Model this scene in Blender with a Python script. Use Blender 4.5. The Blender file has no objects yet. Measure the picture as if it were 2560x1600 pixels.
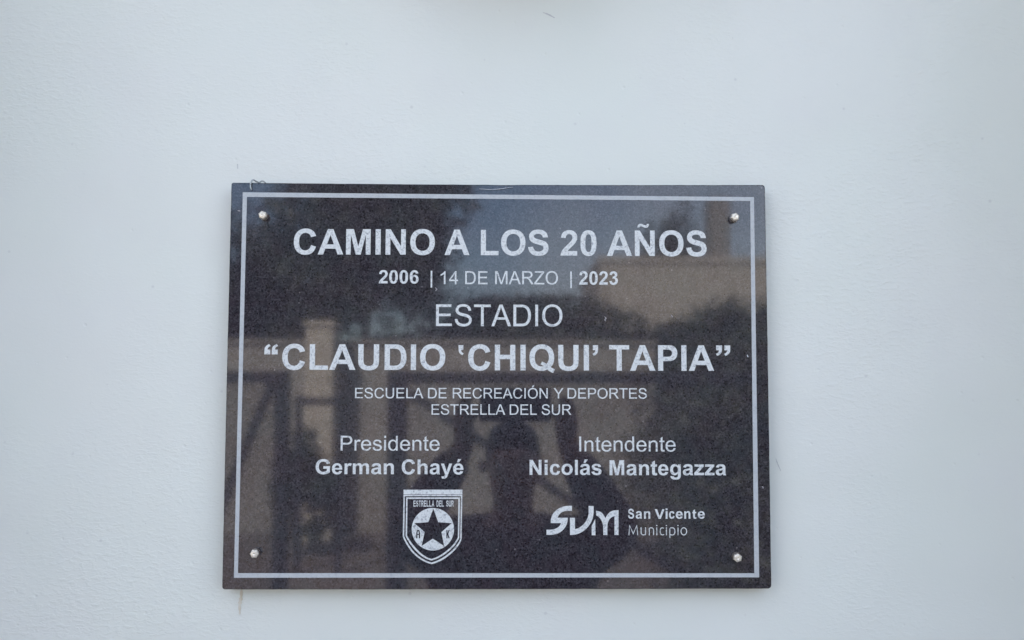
import bpy, bmesh, math, random
from mathutils import Vector, Matrix, Quaternion
from math import radians as RAD
PZ = 1.75                       # height of the plaque's centre above the ground
S = bpy.context.scene
C = S.collection
PI = math.pi

# ------------------------------------------------------------------ camera
cd = bpy.data.cameras.new('camera'); cam = bpy.data.objects.new('camera', cd); C.objects.link(cam)
cd.sensor_width = 36.0; cd.lens = 26.02; cd.clip_start = 0.02; cd.clip_end = 500
cd.shift_y = 0.0391
YAW, PIT, ROL = -0.01014893, 0.05320373, -0.00172179
rot = (Matrix.Rotation(YAW, 3, 'Z') @ Matrix.Rotation(PIT, 3, 'X') @ Matrix.Rotation(ROL, 3, 'Y')) @ Matrix.Rotation(PI/2, 3, 'X')
cam.matrix_world = Matrix.Translation((0.00651, -0.81993, PZ - 0.01768)) @ rot.to_4x4()
S.camera = cam

# ------------------------------------------------------------------ world, sun, exposure
SUN_EL, SUN_ROT = RAD(48), RAD(-22)
w = bpy.data.worlds.new('World'); S.world = w; w.use_nodes = True
nt = w.node_tree; bg = nt.nodes['Background']
sky = nt.nodes.new('ShaderNodeTexSky'); sky.sky_type = 'NISHITA'; sky.sun_disc = False
sky.sun_elevation = SUN_EL; sky.sun_rotation = SUN_ROT; sky.air_density = 1.0; sky.dust_density = 2.0
sky.ozone_density = 1.0
# thin broken cloud over the blue
tc = nt.nodes.new('ShaderNodeTexCoord'); cn = nt.nodes.new('ShaderNodeTexNoise')
cn.inputs['Scale'].default_value = 2.2; cn.inputs['Detail'].default_value = 5
cr = nt.nodes.new('ShaderNodeMapRange'); cr.inputs[1].default_value = .45; cr.inputs[2].default_value = .75
cr.inputs[4].default_value = .6
mx = nt.nodes.new('ShaderNodeMixRGB'); mx.inputs[2].default_value = (9.5, 9.0, 8.6, 1)
nt.links.new(tc.outputs['Generated'], cn.inputs['Vector']); nt.links.new(cn.outputs['Fac'], cr.inputs[0])
nt.links.new(cr.outputs[0], mx.inputs[0]); nt.links.new(sky.outputs[0], mx.inputs[1])
nt.links.new(mx.outputs[0], bg.inputs[0]); bg.inputs[1].default_value = 0.10
sd = bpy.data.lights.new('sun', 'SUN'); sun = bpy.data.objects.new('sun', sd); C.objects.link(sun)
sd.energy = 4.0; sd.angle = RAD(0.5); sd.color = (1.0, 0.95, 0.88)
# sun stands behind the wall (over +y), so the plaque is in open shade and the far side of the lane is lit
sdir = Vector((math.sin(SUN_ROT) * math.cos(SUN_EL), math.cos(SUN_ROT) * math.cos(SUN_EL), math.sin(SUN_EL)))
sun.rotation_euler = sdir.to_track_quat('Z', 'Y').to_euler(); sun.location = (-2, 4, 8)
S.view_settings.view_transform = 'Standard'; S.view_settings.look = 'None'; S.view_settings.gamma = 1
S.view_settings.exposure = 2.42

# ------------------------------------------------------------------ helpers
def tag(o, label=None, cat=None, group=None, kind=None):
    for k, v in (('label', label), ('category', cat), ('group', group), ('kind', kind)):
        if v: o[k] = v
    return o
def link(o, parent=None):
    C.objects.link(o)
    if parent is not None: o.parent = parent
    return o
def empty(name, loc, label, cat, group=None):
    o = bpy.data.objects.new(name, None); o.location = loc; o.empty_display_size = .1
    return tag(link(o), label, cat, group)
def mobj(name, bm, mat, parent=None, smooth=False):
    me = bpy.data.meshes.new(name); bm.normal_update(); bm.to_mesh(me); bm.free()
    if mat: me.materials.append(mat)
    if smooth: me.polygons.foreach_set('use_smooth', [True] * len(me.polygons))
    return link(bpy.data.objects.new(name, me), parent)
def box(bm, x0, x1, y0, y1, z0, z1, bev=0.0):
    v = [bm.verts.new((x, y, z)) for x in (x0, x1) for y in (y0, y1) for z in (z0, z1)]
    fs = [bm.faces.new([v[i] for i in f]) for f in ((0,1,3,2),(4,6,7,5),(0,4,5,1),(2,3,7,6),(0,2,6,4),(1,5,7,3))]
    if bev:
        es = list({e for f in fs for e in f.edges})
        bmesh.ops.bevel(bm, geom=es, offset=bev, segments=2, affect='EDGES', profile=.5)
def bar(bm, a, b, wd, dp=None, up=(0, 1, 0)):
    a, b = Vector(a), Vector(b); dp = dp or wd; t = (b - a).normalized(); u = Vector(up)
    s = t.cross(u)
    if s.length < 1e-4: s = t.cross(Vector((1, 0, 0)))
    s.normalize(); u = s.cross(t).normalized()
    v = [bm.verts.new(p + s * i * wd / 2 + u * j * dp / 2) for p in (a, b) for i, j in ((-1,-1),(1,-1),(1,1),(-1,1))]
    for f in ((0,3,2,1),(4,5,6,7),(0,1,5,4),(1,2,6,5),(2,3,7,6),(3,0,4,7)): bm.faces.new([v[i] for i in f])
def smoothpath(P, n=6):
    P = [Vector(p) for p in P]; out = []
    for i in range(len(P) - 1):
        p0 = P[max(i-1, 0)]; p1 = P[i]; p2 = P[i+1]; p3 = P[min(i+2, len(P)-1)]
        for k in range(n):
            t = k / n
            out.append(.5 * ((2*p1) + (p2-p0)*t + (2*p0-5*p1+4*p2-p3)*t*t + (-p0+3*p1-3*p2+p3)*t**3))
    out.append(P[-1]); return out
def tube(bm, P, r, n=8):
    P = [Vector(p) for p in P]; rings = []; u = Vector((0, 0, 1))
    for i, p in enumerate(P):
        t = (P[min(i+1, len(P)-1)] - P[max(i-1, 0)]).normalized()
        s = t.cross(u)
        if s.length < .05: s = t.cross(Vector((1, 0, 0)))
        s.normalize(); k = s.cross(t).normalized()
        rr = r(i / (len(P)-1)) if callable(r) else r
        rings.append([bm.verts.new(p + (s*math.cos(2*PI*j/n) + k*math.sin(2*PI*j/n)) * rr) for j in range(n)])
    for a, b in zip(rings, rings[1:]):
        for j in range(n): bm.faces.new((a[j], a[(j+1) % n], b[(j+1) % n], b[j]))
    bm.faces.new(rings[0][::-1]); bm.faces.new(rings[-1])

# ------------------------------------------------------------------ materials
def mat(name, col, rough=.6, metal=0.0, noise=None, bump=None, ior=None, spec=None):
    """noise = (scale, colour2, lo, hi); bump = (scale, strength, distance)"""
    m = bpy.data.materials.new(name); m.use_nodes = True; n = m.node_tree; b = n.nodes['Principled BSDF']
    b.inputs['Base Color'].default_value = (*col, 1); b.inputs['Roughness'].default_value = rough
    b.inputs['Metallic'].default_value = metal
    if ior: b.inputs['IOR'].default_value = ior
    if spec is not None: b.inputs['Specular IOR Level'].default_value = spec
    t = n.nodes.new('ShaderNodeTexCoord')
    if noise:
        q = n.nodes.new('ShaderNodeTexNoise'); q.inputs['Scale'].default_value = noise[0]; q.inputs['Detail'].default_value = 6
        r = n.nodes.new('ShaderNodeValToRGB'); r.color_ramp.elements[0].position = noise[2]; r.color_ramp.elements[1].position = noise[3]
        r.color_ramp.elements[0].color = (*col, 1); r.color_ramp.elements[1].color = (*noise[1], 1)
        n.links.new(t.outputs['Object'], q.inputs['Vector']); n.links.new(q.outputs['Fac'], r.inputs[0]); n.links.new(r.outputs[0], b.inputs['Base Color'])
    if bump:
        q = n.nodes.new('ShaderNodeTexNoise'); q.inputs['Scale'].default_value = bump[0]; q.inputs['Detail'].default_value = 4
        u = n.nodes.new('ShaderNodeBump'); u.inputs['Strength'].default_value = bump[1]; u.inputs['Distance'].default_value = bump[2]
        n.links.new(t.outputs['Object'], q.inputs['Vector']); n.links.new(q.outputs['Fac'], u.inputs['Height']); n.links.new(u.outputs[0], b.inputs['Normal'])
    return m

class NT:
    """tiny node-tree writer"""
    def __init__(s, name):
        s.m = bpy.data.materials.new(name); s.m.use_nodes = True; s.t = s.m.node_tree
        s.b = s.t.nodes['Principled BSDF']; s.co = s.t.nodes.new('ShaderNodeTexCoord').outputs['Object']
    def put(s, sock, v):
        if hasattr(v, 'is_output') or isinstance(v, bpy.types.NodeSocket): s.t.links.new(v, sock)
        elif isinstance(v, (tuple, list)) and len(v) == 3 and sock.type == 'RGBA': sock.default_value = (*v, 1)
        else: sock.default_value = v
    def vec(s, scale=(1, 1, 1), rot=(0, 0, 0), loc=(0, 0, 0), src=None):
        n = s.t.nodes.new('ShaderNodeMapping'); s.put(n.inputs['Vector'], src or s.co)
        n.inputs['Scale'].default_value = scale; n.inputs['Rotation'].default_value = rot; n.inputs['Location'].default_value = loc
        return n.outputs[0]
    def noise(s, scale, detail=2, rough=.5, v=None, dist=0):
        n = s.t.nodes.new('ShaderNodeTexNoise'); s.put(n.inputs['Vector'], v or s.co)
        n.inputs['Scale'].default_value = scale; n.inputs['Detail'].default_value = detail
        n.inputs['Roughness'].default_value = rough; n.inputs['Distortion'].default_value = dist
        return n.outputs['Fac']
    def vor(s, scale, feature='F1', v=None, out='Distance', rnd=1):
        n = s.t.nodes.new('ShaderNodeTexVoronoi'); s.put(n.inputs['Vector'], v or s.co); n.feature = feature
        n.inputs['Scale'].default_value = scale; n.inputs['Randomness'].default_value = rnd
        return n.outputs[out]
    def rng(s, x, a, b, c=0., d=1.):
        n = s.t.nodes.new('ShaderNodeMapRange'); s.put(n.inputs[0], x)
        for i, q in zip((1, 2, 3, 4), (a, b, c, d)): n.inputs[i].default_value = q
        return n.outputs[0]
    def mix(s, f, a, b, mode='MIX'):
        n = s.t.nodes.new('ShaderNodeMixRGB'); n.blend_type = mode
        for i, q in zip((0, 1, 2), (f, a, b)): s.put(n.inputs[i], q)
        return n.outputs[0]
    def math(s, op, a, b=0.):
        n = s.t.nodes.new('ShaderNodeMath'); n.operation = op; s.put(n.inputs[0], a); s.put(n.inputs[1], b); return n.outputs[0]
    def bump(s, h, strength, dist, prev=None):
        n = s.t.nodes.new('ShaderNodeBump'); s.put(n.inputs['Height'], h)
        n.inputs['Strength'].default_value = strength; n.inputs['Distance'].default_value = dist
        if prev is not None: s.t.links.new(prev, n.inputs['Normal'])
        return n.outputs[0]

# --- polished dark granite: fine purple-grey and blue-grey crystals, black mica, rare pale flecks
g = NT('polished_granite')
fine = g.noise(470, 2, .7); mid = g.noise(120, 4, .65); big = g.noise(16, 4, .6)
c = g.mix(g.rng(fine, .34, .68), (.017, .015, .020), (.082, .074, .088))
c = g.mix(g.rng(mid, .48, .60, 0, .7), c, (.022, .018, .024))
c = g.mix(g.rng(big, .42, .60, 0, .45), c, (.035, .045, .052))
c = g.mix(g.rng(g.noise(38, 4, .6), .50, .70, 0, .4), c, (.048, .034, .044))
cell = g.vor(640, 'F1', out='Color')
sep = g.t.nodes.new('ShaderNodeSeparateColor'); g.put(sep.inputs[0], cell)
c = g.mix(g.rng(sep.outputs[0], .86, .98, 0, .35), c, (.12, .11, .13))
c = g.mix(g.rng(sep.outputs[1], .86, .94, 0, .7), c, (.008, .007, .010))
fl = g.vor(48, 'F1'); c = g.mix(g.rng(fl, .025, .06, .6, 0), c, (.24, .22, .23))
g.put(g.b.inputs['Base Color'], c); g.b.inputs['Roughness'].default_value = .045
g.put(g.b.inputs['Roughness'], g.rng(mid, .4, .8, .042, .075)); g.b.inputs['IOR'].default_value = 1.62
g.put(g.b.inputs['Normal'], g.bump(g.noise(9, 1), .02, .002))
M_GRAN = g.m
# --- silver paint in the sand-blasted cuts: pebbled, granite showing in the pores
def paintmat(name, base, dark, amount):
    g = NT(name)
    a = g.noise(330, 4, .7, dist=.8); b = g.vor(520, 'DISTANCE_TO_EDGE')
    c = g.mix(g.rng(a, .50, .70, 0, amount), base, dark)
    c = g.mix(g.rng(g.noise(60, 3), .45, .75, 0, .22), c, (base[0]*.72, base[1]*.74, base[2]*.78))
    g.put(g.b.inputs['Base Color'], c); g.b.inputs['Roughness'].default_value = .48
    g.put(g.b.inputs['Normal'], g.bump(g.math('ADD', a, g.rng(b, 0, .12, 0, .3)), .55, .0006))
    return g.m
M_LET = paintmat('silver_letter_paint', (.735, .765, .765), (.24, .26, .29), 1.0)
M_BOR = paintmat('silver_border_paint', (.53, .56, .58), (.32, .34, .37), .5)
# --- white painted render: trowel ripples, small pits, faint marks
g = NT('white_wall_paint')
v = g.vec((1, 1, 2.1), (0, RAD(14), 0))
patch = g.rng(g.noise(3.1, 3), .44, .62)
rip = g.noise(120, 3, .6, v=v, dist=.4); grain = g.noise(420, 3, .6); wave = g.noise(3.2, 2)
pit = g.rng(g.vor(34, 'F1'), .035, .075, -1, 0)
h = g.math('ADD', g.math('MULTIPLY', g.rng(rip, .46, .78), g.rng(patch, 0, 1, .08, 1.0)), g.math('MULTIPLY', grain, .18))
h = g.math('ADD', h, g.math('MULTIPLY', pit, .6))
n1 = g.bump(wave, .6, .02); n2 = g.bump(h, .50, .0009, n1)
c = g.mix(g.rng(g.noise(4.5, 4), .40, .62, 0, .8), (.765, .790, .748), (.745, .785, .730))
c = g.mix(g.rng(g.noise(8, 5, .6), .50, .75, 0, .35), c, (.715, .725, .712))
speck = g.vor(21, 'F1'); c = g.mix(g.rng(speck, .025, .05, .35, 0), c, (.50, .51, .51))
g.put(g.b.inputs['Base Color'], c); g.b.inputs['Roughness'].default_value = .46
g.b.inputs['Specular IOR Level'].default_value = .6
g.put(g.b.inputs['Normal'], n2); M_WALL = g.m

M_BOLT = mat('nickel_bolt', (.86, .80, .69), .36, .4, noise=(330, (.50, .40, .28), .58, .80), bump=(500, .25, .0004))
M_WASH = mat('dull_steel', (.30, .28, .27), .42, .8, noise=(300, (.16, .10, .07), .45, .7))
M_WIRE = mat('galvanised_wire', (.50, .54, .56), .38, .55, noise=(900, (.34, .37, .38), .4, .7))
M_STR = mat('pale_strand', (.66, .69, .74), .35, .1)
M_STAIN = mat('rust_drip', (.66, .60, .48), .7, noise=(90, (.74, .72, .64), .4, .7))
M_MARK = mat('grey_scuff', (.50, .52, .52), .7, noise=(300, (.60, .61, .61), .4, .7))
M_CHIP = mat('raw_chip', (.38, .36, .38), .7, noise=(700, (.20, .19, .21), .4, .7))
M_STEEL = mat('dark_gate_paint', (.018, .018, .026), .45, noise=(18, (.04, .03, .03), .5, .8))
M_CHAIN = mat('grey_mesh_wire', (.10, .10, .10), .5, .3)
M_CONC = mat('sunlit_render', (.33, .31, .285), .85, noise=(1.6, (.22, .20, .175), .35, .75), bump=(30, .4, .02))
M_PIL = mat('pillar_render', (.50, .45, .38), .85, noise=(4, (.38, .34, .28), .4, .7))
M_HOUSE = mat('cream_house_wall', (.42, .39, .34), .8, noise=(2, (.33, .30, .26), .4, .7), bump=(20, .3, .02))
M_CHIM = mat('grey_brown_render', (.21, .20, .19), .85, noise=(5, (.20, .185, .165), .4, .7))
M_ROOF = mat('roof_sheet', (.12, .11, .11), .6, noise=(8, (.2, .13, .1), .4, .7))
M_GLASS = mat('window_glass', (.03, .04, .05), .08)
M_GROUND = mat('packed_earth', (.14, .115, .10), .9, noise=(2.5, (.10, .08, .072), .35, .7), bump=(25, .5, .02))
M_PAVE = mat('pavement_concrete', (.30, .29, .27), .85, noise=(6, (.22, .21, .20), .35, .7), bump=(60, .3, .01))
M_LEAF = mat('leaf_green', (.040, .048, .034), .6, noise=(1.4, (.070, .078, .052), .35, .65))
M_BARK = mat('bark', (.07, .055, .045), .9, noise=(9, (.12, .10, .08), .4, .7), bump=(40, .6, .02))
M_WOOD = mat('weathered_pole', (.34, .28, .21), .8, noise=(7, (.22, .18, .14), .4, .7))
M_SKIN = mat('skin', (.44, .25, .18), .5, noise=(30, (.31, .15, .10), .4, .7))
M_SHIRT = mat('dark_shirt', (.085, .050, .046), .85, noise=(60, (.12, .068, .060), .4, .7), bump=(90, .3, .003))
M_PANTS = mat('dark_denim', (.035, .035, .045), .85, noise=(80, (.032, .038, .06), .4, .7))
M_HAIR = mat('dark_hair', (.012, .009, .008), .5, bump=(200, .6, .003))
M_PHONE = mat('black_phone', (.012, .012, .014), .18)
M_PHEDGE = mat('phone_frame', (.10, .10, .11), .3, .8)
M_SHOE = mat('shoe', (.03, .03, .03), .6)
M_PIER = mat('shade_pier_grey', (.17, .165, .155), .9, noise=(6, (.12, .118, .11), .35, .7), bump=(50, .4, .01))  # dark grey for the added piers and eave, keeps their bounce low
M_SHBOX = mat('grey_shade_box', (.22, .23, .24), .5)  # for the added shading box above the plaque

# ------------------------------------------------------------------ large structure: ground, wall
bm = bmesh.new(); N = 24
for i in range(N + 1):
    for j in range(N + 1): bm.verts.new((-90 + 180 * i / N, -110 + 150 * j / N, 0))
bm.verts.ensure_lookup_table()
for i in range(N):
    for j in range(N):
        a = i * (N + 1) + j; bm.faces.new([bm.verts[k] for k in (a, a + N + 1, a + N + 2, a + 1)])
tag(mobj('ground', bm, M_GROUND), kind='structure')
bm = bmesh.new(); box(bm, -9, 9, -2.4, .02, -.05, .12, .01); tag(mobj('pavement', bm, M_PAVE), kind='structure')

WALL_Y = .0205                  # the slab is 20 mm thick and bedded against the wall
wall = empty('painted_wall', (0, WALL_Y, .12), 'white painted rendered wall carrying the dark granite plaque', 'wall')
bm = bmesh.new()
# rounded front with gentle unevenness of the plaster
nx, nz = 90, 50; X0, X1, Z0, Z1 = -4.5, 4.5, 0.0, 3.4
rng = random.Random(4); waves = [(rng.uniform(.5, 3), rng.uniform(.5, 3), rng.uniform(0, 6.3), rng.uniform(.0003, .0010)) for _ in range(9)]
vs = []
for i in range(nx + 1):
    for j in range(nz + 1):
        x = X0 + (X1 - X0) * i / nx; z = Z0 + (Z1 - Z0) * j / nz
        y = sum(a * math.sin(kx * x + kz * z * 1.3 + p) for kx, kz, p, a in waves)
        r = math.hypot(x, z - (PZ - .12)); y *= min(1, max(0, (r - .40) / .4))
        vs.append(bm.verts.new((x, y, z)))
for i in range(nx):
    for j in range(nz):
        a = i * (nz + 1) + j; bm.faces.new([vs[k] for k in (a, a + nz + 1, a + nz + 2, a + 1)])
mobj('wall_face', bm, M_WALL, wall, True)
bm = bmesh.new(); box(bm, X0, X1, .012, .22, Z0, Z1); box(bm, X0 - .05, X1 + .05, -.03, .25, Z1, Z1 + .07, .01)
mobj('wall_core', bm, M_WALL, wall)

for x, lab in ((-1.02, 'left'), (1.00, 'right')):  # unseen piers, added only to dim the wall towards its sides
    o = empty('shade_pier', (x, WALL_Y, .12), 'grey pier added %s of the plaque to darken the wall edges' % lab, 'pier')
    bm = bmesh.new(); box(bm, -.14, .14, -.55, .01, 0, 3.38, .008); mobj('shaft', bm, M_PIER, o)
o = empty('shade_eave', (0, WALL_Y, PZ + 1.25), 'grey eave added over the wall to darken its upper part', 'eave')  # unseen eave, added to take light off the upper wall
bm = bmesh.new(); box(bm, -1.3, 1.3, -.45, -.002, 0, .10, .008); mobj('slab', bm, M_PIER, o)

# small marks on the wall, each a thin film on its face
def flake(name, pts, m, parent, y=-.0006, label=None, wd=.0012):
    bm = bmesh.new(); P = smoothpath([(x / 1000, y, PZ + z / 1000 - parent.location.z) for x, z in pts], 5)
    n = len(P); L = []
    for i, p in enumerate(P):
        t = (P[min(i+1, n-1)] - P[max(i-1, 0)]).normalized(); s = Vector((-t.z, 0, t.x))
        q = wd * (.25 + .75 * math.sin(PI * (i + .5) / n)) * (1 + .35 * math.sin(i * 2.3))
        L.append((bm.verts.new(p + s * q), bm.verts.new(p - s * q)))
    for a, b in zip(L, L[1:]): bm.faces.new((a[0], b[0], b[1], a[1]))
    o = mobj(name, bm, m, parent)
    if label: o['label'] = label
    return o
flake('scuff_mark', [(50.5, 433), (57, 430.5), (64.3, 426.5)], M_MARK, wall, wd=.0008, label='short grey scratch high on the wall')
flake('scuff_mark', [(314, -84), (316, -90), (319.5, -98)], M_MARK, wall, wd=.0005)
flake('rust_drip', [(-285.5, -226), (-286.2, -238), (-287.4, -246), (-287.2, -257)], M_STAIN, wall, wd=.0018, label='thin brownish run below the plaque corner')
flake('scuff_mark', [(-452, 374), (-450, 371), (-451, 366)], M_MARK, wall, wd=.0007)
flake('scuff_mark', [(590, 364), (593, 362.5)], M_MARK, wall, wd=.0009)
flake('scuff_mark', [(-300.5, 252), (-300.2, 246)], M_MARK, wall, wd=.0005)
rng = random.Random(8)
bm = bmesh.new()
for i in range(60):
    x = rng.uniform(-.62, .65); z = rng.uniform(-.28, .44)
    if abs(x) < .315 and abs(z) < .24: continue
    r = rng.uniform(.0003, .0007); k = rng.randint(5, 7); a0 = rng.random() * 6; e = rng.uniform(.5, 1)
    bm.faces.new([bm.verts.new((x + r*math.cos(a0 - 2*PI*q/k), -.0007, PZ - .12 + z + r*e*math.sin(a0 - 2*PI*q/k))) for q in range(k)])
o = mobj('dirt_specks', bm, M_MARK, wall); o['kind'] = 'stuff'

# ------------------------------------------------------------------ lettering outlines (TrueType-like units, 2048 per em)
REG = {
'A': (1366, 'M-3 0L560 1466L769 1466L1369 0L1148 0L977 444L364 444L203 0Z M420 602L917 602L764 1008Q694 1193 660 1312Q632 1171 581 1032Z'),
'C': (1479, 'M1204 514L1398 465Q1337 226 1178.5 100.5Q1020 -25 791 -25Q554 -25 405.5 71.5Q257 168 179.5 351Q102 534 102 744Q102 973 189.5 1143.5Q277 1314 438.5 1402.5Q600 1491 794 1491Q1014 1491 1164 1379Q1314 1267 1373 1064L1182 1019Q1131 1179 1034 1252Q937 1325 790 1325Q621 1325 507.5 1244Q394 1163 348 1026.5Q302 890 302 745Q302 558 356.5 418.5Q411 279 526 210Q641 141 775 141Q938 141 1051 235Q1164 329 1204 514Z'),
'D': (1479, 'M158 0L158 1466L663 1466Q834 1466 924 1445Q1050 1416 1139 1340Q1255 1242 1312.5 1089.5Q1370 937 1370 741Q1370 574 1331 445Q1292 316 1231 231.5Q1170 147 1097.5 98.5Q1025 50 922.5 25Q820 0 687 0Z M352 173L665 173Q810 173 892.5 200Q975 227 1024 276Q1093 345 1131.5 461.5Q1170 578 1170 744Q1170 974 1094.5 1097.5Q1019 1221 911 1263Q833 1293 660 1293L352 1293Z'),
'E': (1366, 'M162 0L162 1466L1222 1466L1222 1293L356 1293L356 844L1167 844L1167 672L356 672L356 173L1256 173L1256 0Z'),
'I': (569, 'M191 0L191 1466L385 1466L385 0Z'),
'L': (1139, 'M150 0L150 1466L344 1466L344 173L1066 173L1066 0Z'),
'M': (1706, 'M152 0L152 1466L444 1466L791 428Q839 283 861 211Q886 291 939 446L1290 1466L1551 1466L1551 0L1364 0L1364 1227L938 0L763 0L339 1248L339 0Z'),
'N': (1479, 'M156 0L156 1466L355 1466L1125 315L1125 1466L1311 1466L1311 0L1112 0L342 1152L342 0Z'),
'O': (1593, 'M99 714Q99 1079 295 1285.5Q491 1492 801 1492Q1004 1492 1167 1395Q1330 1298 1415.5 1124.5Q1501 951 1501 731Q1501 508 1411 332Q1321 156 1156 65.5Q991 -25 800 -25Q593 -25 430 75Q267 175 183 348Q99 521 99 714Z M299 711Q299 446 441.5 293.5Q584 141 799 141Q1018 141 1159.5 295Q1301 449 1301 732Q1301 911 1240.5 1044.5Q1180 1178 1063.5 1251.5Q947 1325 802 1325Q596 1325 447.5 1183.5Q299 1042 299 711Z'),
'P': (1366, 'M158 0L158 1466L711 1466Q857 1466 934 1452Q1042 1434 1115 1383.5Q1188 1333 1232.5 1242Q1277 1151 1277 1042Q1277 855 1158 725.5Q1039 596 728 596L352 596L352 0Z M352 769L731 769Q919 769 998 839Q1077 909 1077 1036Q1077 1128 1030.5 1193.5Q984 1259 908 1280Q859 1293 727 1293L352 1293Z'),
'R': (1479, 'M161 0L161 1466L811 1466Q1007 1466 1109 1426.5Q1211 1387 1272 1287Q1333 1187 1333 1066Q1333 910 1232 803Q1131 696 920 667Q997 630 1037 594Q1122 516 1198 399L1453 0L1209 0L1015 305Q930 437 875 507Q820 577 776.5 605Q733 633 688 644Q655 651 580 651L355 651L355 0Z M355 819L772 819Q905 819 980 846.5Q1055 874 1094 934.5Q1133 995 1133 1066Q1133 1170 1057.5 1237Q982 1304 819 1304L355 1304Z'),
'S': (1366, 'M92 471L275 487Q288 377 335.5 306.5Q383 236 483 192.5Q583 149 708 149Q819 149 904 182Q989 215 1030.5 272.5Q1072 330 1072 398Q1072 467 1032 518.5Q992 570 900 605Q841 628 639 676.5Q437 725 356 768Q251 823 199.5 904.5Q148 986 148 1087Q148 1198 211 1294.5Q274 1391 395 1441Q516 1491 664 1491Q827 1491 951.5 1438.5Q1076 1386 1143 1284Q1210 1182 1215 1053L1029 1039Q1014 1178 927.5 1249Q841 1320 672 1320Q496 1320 415.5 1255.5Q335 1191 335 1100Q335 1021 392 970Q448 919 684.5 865.5Q921 812 1009 772Q1137 713 1198 622.5Q1259 532 1259 414Q1259 297 1192 193.5Q1125 90 999.5 32.5Q874 -25 717 -25Q518 -25 383.5 33Q249 91 172.5 207.5Q96 324 92 471Z'),
'T': (1251, 'M531 0L531 1293L48 1293L48 1466L1210 1466L1210 1293L725 1293L725 0Z'),
'U': (1479, 'M1120 1466L1314 1466L1314 619Q1314 398 1264 268Q1214 138 1083.5 56.5Q953 -25 741 -25Q535 -25 404 46Q273 117 217 251.5Q161 386 161 619L161 1466L355 1466L355 620Q355 429 390.5 338.5Q426 248 512.5 199Q599 150 724 150Q938 150 1029 247Q1120 344 1120 620Z'),
'Y': (1366, 'M571 0L571 621L6 1466L242 1466L531 1024Q611 900 680 776Q746 891 840 1035L1124 1466L1350 1466L765 621L765 0Z'),
'Z': (1251, 'M41 0L41 180L792 1119Q872 1219 944 1293L126 1293L126 1466L1176 1466L1176 1293L353 276L264 173L1200 173L1200 0Z'),
'1': (1139, 'M763 0L583 0L583 1147Q518 1085 412.5 1023Q307 961 223 930L223 1104Q374 1175 487 1276Q600 1377 647 1472L763 1472Z'),
'4': (1139, 'M662 0L662 351L26 351L26 516L695 1466L842 1466L842 516L1040 516L1040 351L842 351L842 0Z M662 516L662 1177L203 516Z'),
'r': (682, 'M133 0L133 1062L295 1062L295 901Q357 1014 409.5 1050Q462 1086 525 1086Q616 1086 710 1028L648 861Q582 900 516 900Q457 900 410 864.5Q363 829 343 766Q313 670 313 556L313 0Z'),
'e': (1139, 'M862 342L1048 319Q1004 156 885 66Q766 -24 581 -24Q348 -24 211.5 119.5Q75 263 75 522Q75 790 213 938Q351 1086 571 1086Q784 1086 919 941Q1054 796 1054 533Q1054 517 1053 485L261 485Q271 310 360 217Q449 124 582 124Q681 124 751 176Q821 228 862 342Z M271 633L864 633Q852 767 796 834Q710 938 573 938Q449 938 364.5 855Q280 772 271 633Z'),
's': (1024, 'M63 317L241 345Q256 238 324.5 181Q393 124 516 124Q640 124 700 174.5Q760 225 760 293Q760 354 707 389Q670 413 523 450Q325 500 248.5 536.5Q172 573 132.5 637.5Q93 702 93 780Q93 851 125.5 911.5Q158 972 214 1012Q256 1043 328.5 1064.5Q401 1086 484 1086Q609 1086 703.5 1050Q798 1014 843 952.5Q888 891 905 788L729 764Q717 846 659.5 892Q602 938 497 938Q373 938 320 897Q267 856 267 801Q267 766 289 738Q311 709 358 690Q385 680 517 644Q708 593 783.5 560.5Q859 528 902 466Q945 404 945 312Q945 222 892.5 142.5Q840 63 741 19.5Q642 -24 517 -24Q310 -24 201.5 62Q93 148 63 317Z'),
'i': (455, 'M136 1259L136 1466L316 1466L316 1259Z M136 0L136 1062L316 1062L316 0Z'),
'd': (1139, 'M824 0L824 134Q723 -24 527 -24Q400 -24 293.5 46Q187 116 128.5 241.5Q70 367 70 530Q70 689 123 818.5Q176 948 282 1017Q388 1086 519 1086Q615 1086 690 1045.5Q765 1005 812 940L812 1466L991 1466L991 0Z M255 530Q255 326 341 225Q427 124 544 124Q662 124 744.5 220.5Q827 317 827 515Q827 733 743 835Q659 937 536 937Q416 937 335.5 839Q255 741 255 530Z'),
'n': (1139, 'M135 0L135 1062L297 1062L297 911Q414 1086 635 1086Q731 1086 811.5 1051.5Q892 1017 932 961Q972 905 988 828Q998 778 998 653L998 0L818 0L818 646Q818 756 797 810.5Q776 865 722.5 897.5Q669 930 597 930Q482 930 398.5 857Q315 784 315 580L315 0Z'),
't': (569, 'M528 161L554 2Q478 -14 418 -14Q320 -14 266 17Q212 48 190 98.5Q168 149 168 311L168 922L36 922L36 1062L168 1062L168 1325L347 1433L347 1062L528 1062L528 922L347 922L347 301Q347 224 356.5 202Q366 180 387.5 167Q409 154 449 154Q479 154 528 161Z'),
}
REG['Ó'] = (1593, REG['O'][1] + ' M660 1560L800 1845L1035 1845L815 1560Z')
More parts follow.
